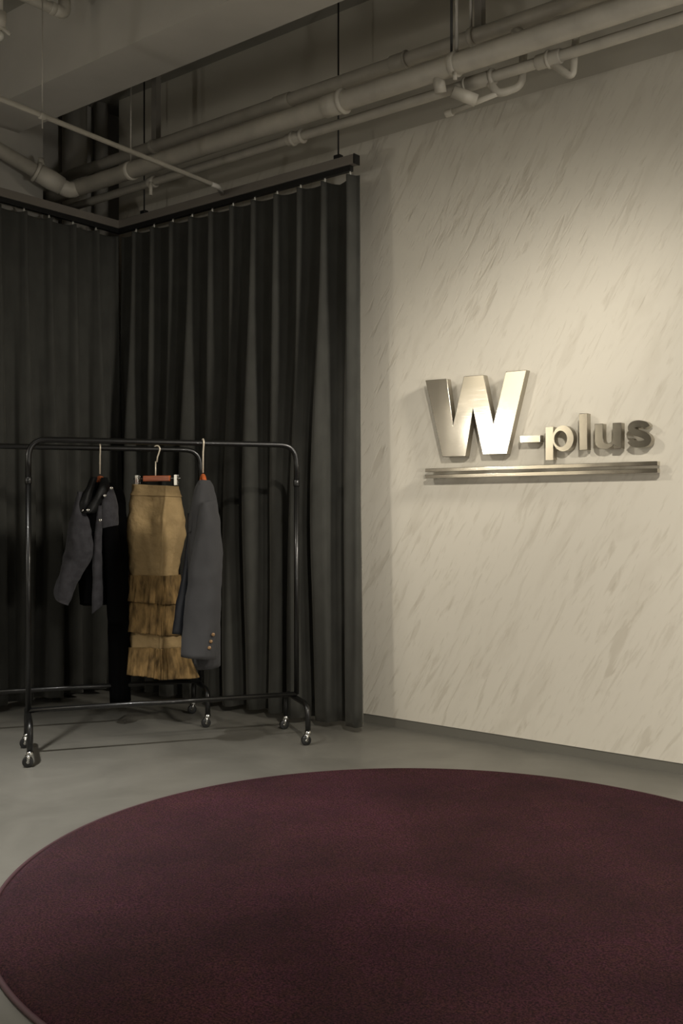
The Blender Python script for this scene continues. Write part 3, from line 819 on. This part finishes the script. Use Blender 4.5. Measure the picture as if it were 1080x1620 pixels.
def ruffle(v0, v1, top, bot, seed, amp, label=None):
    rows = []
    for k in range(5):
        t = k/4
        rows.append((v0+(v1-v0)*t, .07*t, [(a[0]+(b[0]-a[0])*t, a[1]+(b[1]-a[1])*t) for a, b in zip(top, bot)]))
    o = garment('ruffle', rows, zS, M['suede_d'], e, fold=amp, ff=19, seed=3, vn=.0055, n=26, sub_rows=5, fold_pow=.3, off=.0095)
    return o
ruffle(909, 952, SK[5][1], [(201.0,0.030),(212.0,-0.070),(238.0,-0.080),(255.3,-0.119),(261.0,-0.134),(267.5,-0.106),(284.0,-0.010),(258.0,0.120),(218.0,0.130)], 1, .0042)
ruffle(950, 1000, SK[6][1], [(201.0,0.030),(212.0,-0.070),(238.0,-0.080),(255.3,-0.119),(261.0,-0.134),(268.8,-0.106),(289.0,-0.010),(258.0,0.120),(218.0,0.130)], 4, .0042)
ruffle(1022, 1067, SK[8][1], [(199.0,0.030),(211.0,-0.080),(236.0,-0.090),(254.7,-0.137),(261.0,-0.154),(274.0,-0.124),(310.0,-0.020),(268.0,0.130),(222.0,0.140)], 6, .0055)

# ---- grey and black jacket, and the long black coat behind it
bj = bar_pt(b2o, 158); zJ = depth(bj)-.0; print('jacket z', zJ)
ht = at(161, 750, zJ); ht.x, ht.y = bj.x, bj.y
hg = empty('clothes_hanger', (bj.x, bj.y, ht.z-.03), 'dark reddish wooden hanger holding the grey and black jacket', 'hanger', 'wooden clothes hangers')
T('hook', hook_pts(bj, ht, perp), .0040, M['hook'], hg, n=10)
T('hook_joint', [ht+Vector((0, 0, .065)), ht+Vector((0, 0, .055))], .0045, M['hook'], hg, n=10)
shoulder_bar(hg, ht+Vector((0, 0, -.025)), (RIGHT*.55-FWD*.83).normalized(), .12, .08, .017)
zc = zJ
e = empty('coat', (bj.x, bj.y, .13), 'long plain black coat hanging below and behind the grey sleeved jacket', 'coat')
garment('coat_body', [(775, 0, [(170,.02),(176,-.02),(186,-.02),(192,.02),(186,.08),(174,.08)]),
                      (795, 0, [(166,.02),(174,-.04),(188,-.04),(196,.02),(188,.10),(172,.10)]),
                      (840, 0, [(164,.02),(174,-.05),(190,-.05),(199,.02),(190,.12),(172,.12)]),
                      (920, 0, [(166,.02),(176,-.05),(192,-.05),(202,.02),(192,.12),(174,.12)]),
                      (1000, 0, [(170,.02),(179,-.05),(194,-.05),(204,.02),(194,.12),(176,.12)]),
                      (1111, 0, [(173,.02),(181,-.05),(196,-.05),(205,.02),(196,.12),(180,.12)])],
        zc+.05, M['black_cloth'], e, fold=.003, ff=6, seed=4, vn=.004, cap_top=True)
e = empty('jacket', (bj.x, bj.y, ht.z-.05), 'black jacket with grey flannel sleeve and metal snaps, hanging left of the tan skirt', 'jacket')
garment('body', [(764, 0, [(148,-.02),(152,-.09),(164,-.12),(176,-.08),(178,0),(162,.02)]),
                 (785, 0, [(136,-.02),(142,-.12),(158,-.15),(178,-.10),(186,-.02),(160,.0)]),
                 (820, 0, [(127,-.02),(138,-.13),(156,-.16),(176,-.13),(188,-.04),(158,.0)]),
                 (870, 0, [(128,-.02),(138,-.12),(156,-.15),(172,-.12),(182,-.04),(156,.0)]),
                 (915, 0, [(128,-.02),(138,-.11),(156,-.14),(170,-.11),(178,-.04),(154,.0)]),
                 (955, 0, [(129,-.02),(138,-.10),(154,-.13),(168,-.10),(176,-.04),(152,.0)])],
        zJ, M['black_cloth'], e, fold=.003, ff=5, seed=6, vn=.005)
o = garment('sleeve', [(779, 0, [(132,-.12),(135,-.17),(140,-.18),(143,-.13),(139,-.08),(134,-.08)]),
                   (808, 0, [(126,-.12),(131,-.19),(141,-.20),(149,-.15),(140,-.09),(131,-.08)]),
                   (845, 0, [(118,-.13),(126,-.20),(145,-.21),(157,-.16),(144,-.11),(127,-.09)]),
                   (872, 0, [(112,-.13),(121,-.19),(144,-.21),(158,-.16),(143,-.11),(122,-.09)]),
                   (895, .05, [(107,-.13),(116,-.19),(135,-.20),(148,-.16),(135,-.11),(117,-.09)]),
                   (920, .2, [(101,-.13),(108,-.18),(122,-.19),(133,-.16),(122,-.11),(109,-.10)]),
                   (942, .42, [(97,-.13),(103,-.17),(113,-.18),(121,-.16),(113,-.12),(104,-.11)]),
                   (948, .5, [(97,-.13),(103,-.17),(112,-.18),(119,-.16),(112,-.12),(104,-.11)])],
        zJ, M['grey_cloth'], e, fold=.0015, ff=3, seed=9, vn=.007, cap_top=True)
o['label'] = 'grey flannel sleeve'
o = garment('shoulder_panel', [(773, 0, [(174,-.06),(176,-.10),(180,-.10),(182,-.06),(180,-.03),(176,-.03)]),
                   (785, 0, [(169,-.06),(172,-.13),(182,-.13),(187,-.07),(182,-.02),(172,-.02)]),
                   (802, 0, [(166,-.06),(170,-.15),(184,-.15),(191,-.08),(184,-.02),(170,-.02)]),
                   (825, 0, [(165,-.06),(170,-.15),(184,-.15),(192,-.08),(184,-.02),(170,-.02)]),
                   (834, -.25, [(165,-.06),(170,-.15),(184,-.15),(191,-.08),(184,-.02),(170,-.02)])],
        zJ, M['grey_cloth'], e, vn=.003, seed=12, cap_top=True, cap_bot=True)
o['label'] = 'grey flannel shoulder'
o = garment('sleeve', [(826, 0, [(166,-.06),(171,-.145),(183,-.145),(190,-.08),(183,-.02),(171,-.02)]),
                   (870, 0, [(167,-.05),(172,-.13),(185,-.13),(194,-.07),(185,-.01),(172,-.01)]),
                   (920, 0, [(169,-.04),(175,-.12),(188,-.12),(197,-.06),(188,0),(175,0)]),
                   (985, 0, [(173,-.03),(179,-.10),(192,-.10),(201,-.05),(192,0),(179,0)])],
        zJ, M['black_cloth'], e, vn=.003, seed=14, cap_bot=True)
o['label'] = 'black lower sleeve'
o = garment('front_panel', [(800, 0, [(165,-.15),(167,-.165),(170,-.165),(172,-.15),(168,-.14)]),
                   (840, 0, [(160,-.15),(163,-.17),(168,-.17),(172,-.15),(166,-.14)]),
                   (880, 0, [(157,-.15),(161,-.17),(167,-.17),(171,-.15),(164,-.14)]),
                   (920, 0, [(157,-.15),(161,-.17),(168,-.17),(173,-.15),(165,-.14)]),
                   (950, 0, [(156,-.15),(160,-.17),(168,-.17),(173,-.15),(165,-.14)]),
                   (961, -.8, [(156,-.15),(160,-.165),(167,-.165),(172,-.15),(165,-.14)])],
        zJ, M['grey_cloth'], e, vn=.002, seed=15, cap_top=True, cap_bot=True)
o['label'] = 'grey flannel front edge'
# collar: two rolled black leather flaps
for nm, rows in (('collar', [(756, 0, [(151,-.08),(154,-.11),(158,-.11),(159,-.08),(155,-.06)]),
                             (775, 0, [(143,-.12),(148,-.16),(155,-.16),(158,-.12),(151,-.10)]),
                             (798, 0, [(133,-.14),(140,-.19),(149,-.19),(154,-.15),(144,-.13)]),
                             (815, 0, [(129,-.15),(136,-.19),(142,-.19),(146,-.16),(138,-.14)])]),
                 ('collar', [(756, 0, [(164,-.06),(167,-.10),(172,-.10),(177,-.07),(171,-.04)]),
                             (772, 0, [(162,-.12),(166,-.16),(173,-.15),(180,-.10),(172,-.08)]),
                             (792, 0, [(154,-.15),(159,-.19),(168,-.18),(173,-.14),(164,-.12)]),
                             (812, 0, [(142,-.17),(148,-.20),(156,-.20),(161,-.17),(152,-.15)])])):
    garment(nm, rows, zJ, M['leather'], e, vn=.006, seed=len(rows)+rows[0][2][0][0], cap_top=True, cap_bot=True)
for u, v, dz in ((129.5, 807, -.19), (139, 807, -.20), (158.5, 823, -.172), (165.5, 784, -.175), (176, 772, -.15)):
    q = at(u, v, zJ+dz)
    bm = bmesh.new(); tube(bm, [q+FWD*.02, q+FWD*.001, q-FWD*.001], [.0075, .0085, .006], 16)
    link('snap', bm, M['snap'], e)
q = at(149, 937, zJ-.13)
link('care_tag', obox(bmesh.new(), q, RIGHT, Vector((0,0,1)), FWD, .022, .008, .0015), M['tag'], e, smooth=False)

# ------------------------------------------------------------------ light
def spot(name, loc, aim, power, size, blend, col, rad=.05):
    l = bpy.data.lights.new(name, 'SPOT'); l.energy = power; l.spot_size = math.radians(size); l.spot_blend = blend
    l.color = col; l.shadow_soft_size = rad
    o = bpy.data.objects.new(name, l); COL.objects.link(o); o.location = loc
    o.rotation_euler = (Vector(aim)-Vector(loc)).to_track_quat('-Z', 'Y').to_euler(); return o
WARM = (1, .925, .81); NEU = (1, .95, .87)
spot('spot_a', (-.2, 1.2, 3.2), (-2.35, 4.56, .30), 385, 60, .85, WARM, .05)
spot('spot_b', (-4.1, 1.2, 3.2), (-2.3, 4.56, .8), 145, 50, .9, WARM, .14)
spot('spot_c', (-3.4, 1.6, 3.3), (-3.7, 2.0, 0), 520, 70, 1, (1, .97, .92), .08)
spot('spot_d', (-1.2, 2.4, 3.3), (-1.4, 3.0, 0), 70, 80, 1, WARM, .08)
spot('spot_e', (-4.0, -1.5, 3.3), (-5.6, -1.5, 1.3), 600, 125, .8, WARM, .08)
spot('spot_g', (-.1, 3.72, 3.0), (-4.4, 4.25, 1.5), 430, 50, 1, WARM, .25)
def globe(name, loc, power, r=.2):
    l = bpy.data.lights.new(name, 'POINT'); l.energy = power; l.color = NEU; l.shadow_soft_size = r
    o = bpy.data.objects.new(name, l); COL.objects.link(o); o.location = loc
globe('fill_a', (-1.2, -2.6, 1.9), 35)  # unseen fill behind the camera, added to lift ceiling and beam
globe('fill_b', (-3.2, -1.6, 1.9), 15)  # second added fill, also out of view
globe('low_globe_light', (-4.80, .85, 1.9), 19, .10)  # floor lamp out of view, placed by its highlight on the W
globe('low_globe_light', (.8, 2.0, 1.15), 100, .15)  # unseen fill at right, added to brighten the soffit and pipes from below
wd = bpy.data.worlds.new('world'); SC.world = wd; wd.use_nodes = True
wd.node_tree.nodes['Background'].inputs[0].default_value = (.5, .47, .4, 1)
wd.node_tree.nodes['Background'].inputs[1].default_value = .05
SC.view_settings.view_transform = 'Standard'; SC.view_settings.look = 'None'
SC.view_settings.gamma = 1; SC.view_settings.use_curve_mapping = False
SC.view_settings.exposure = 0
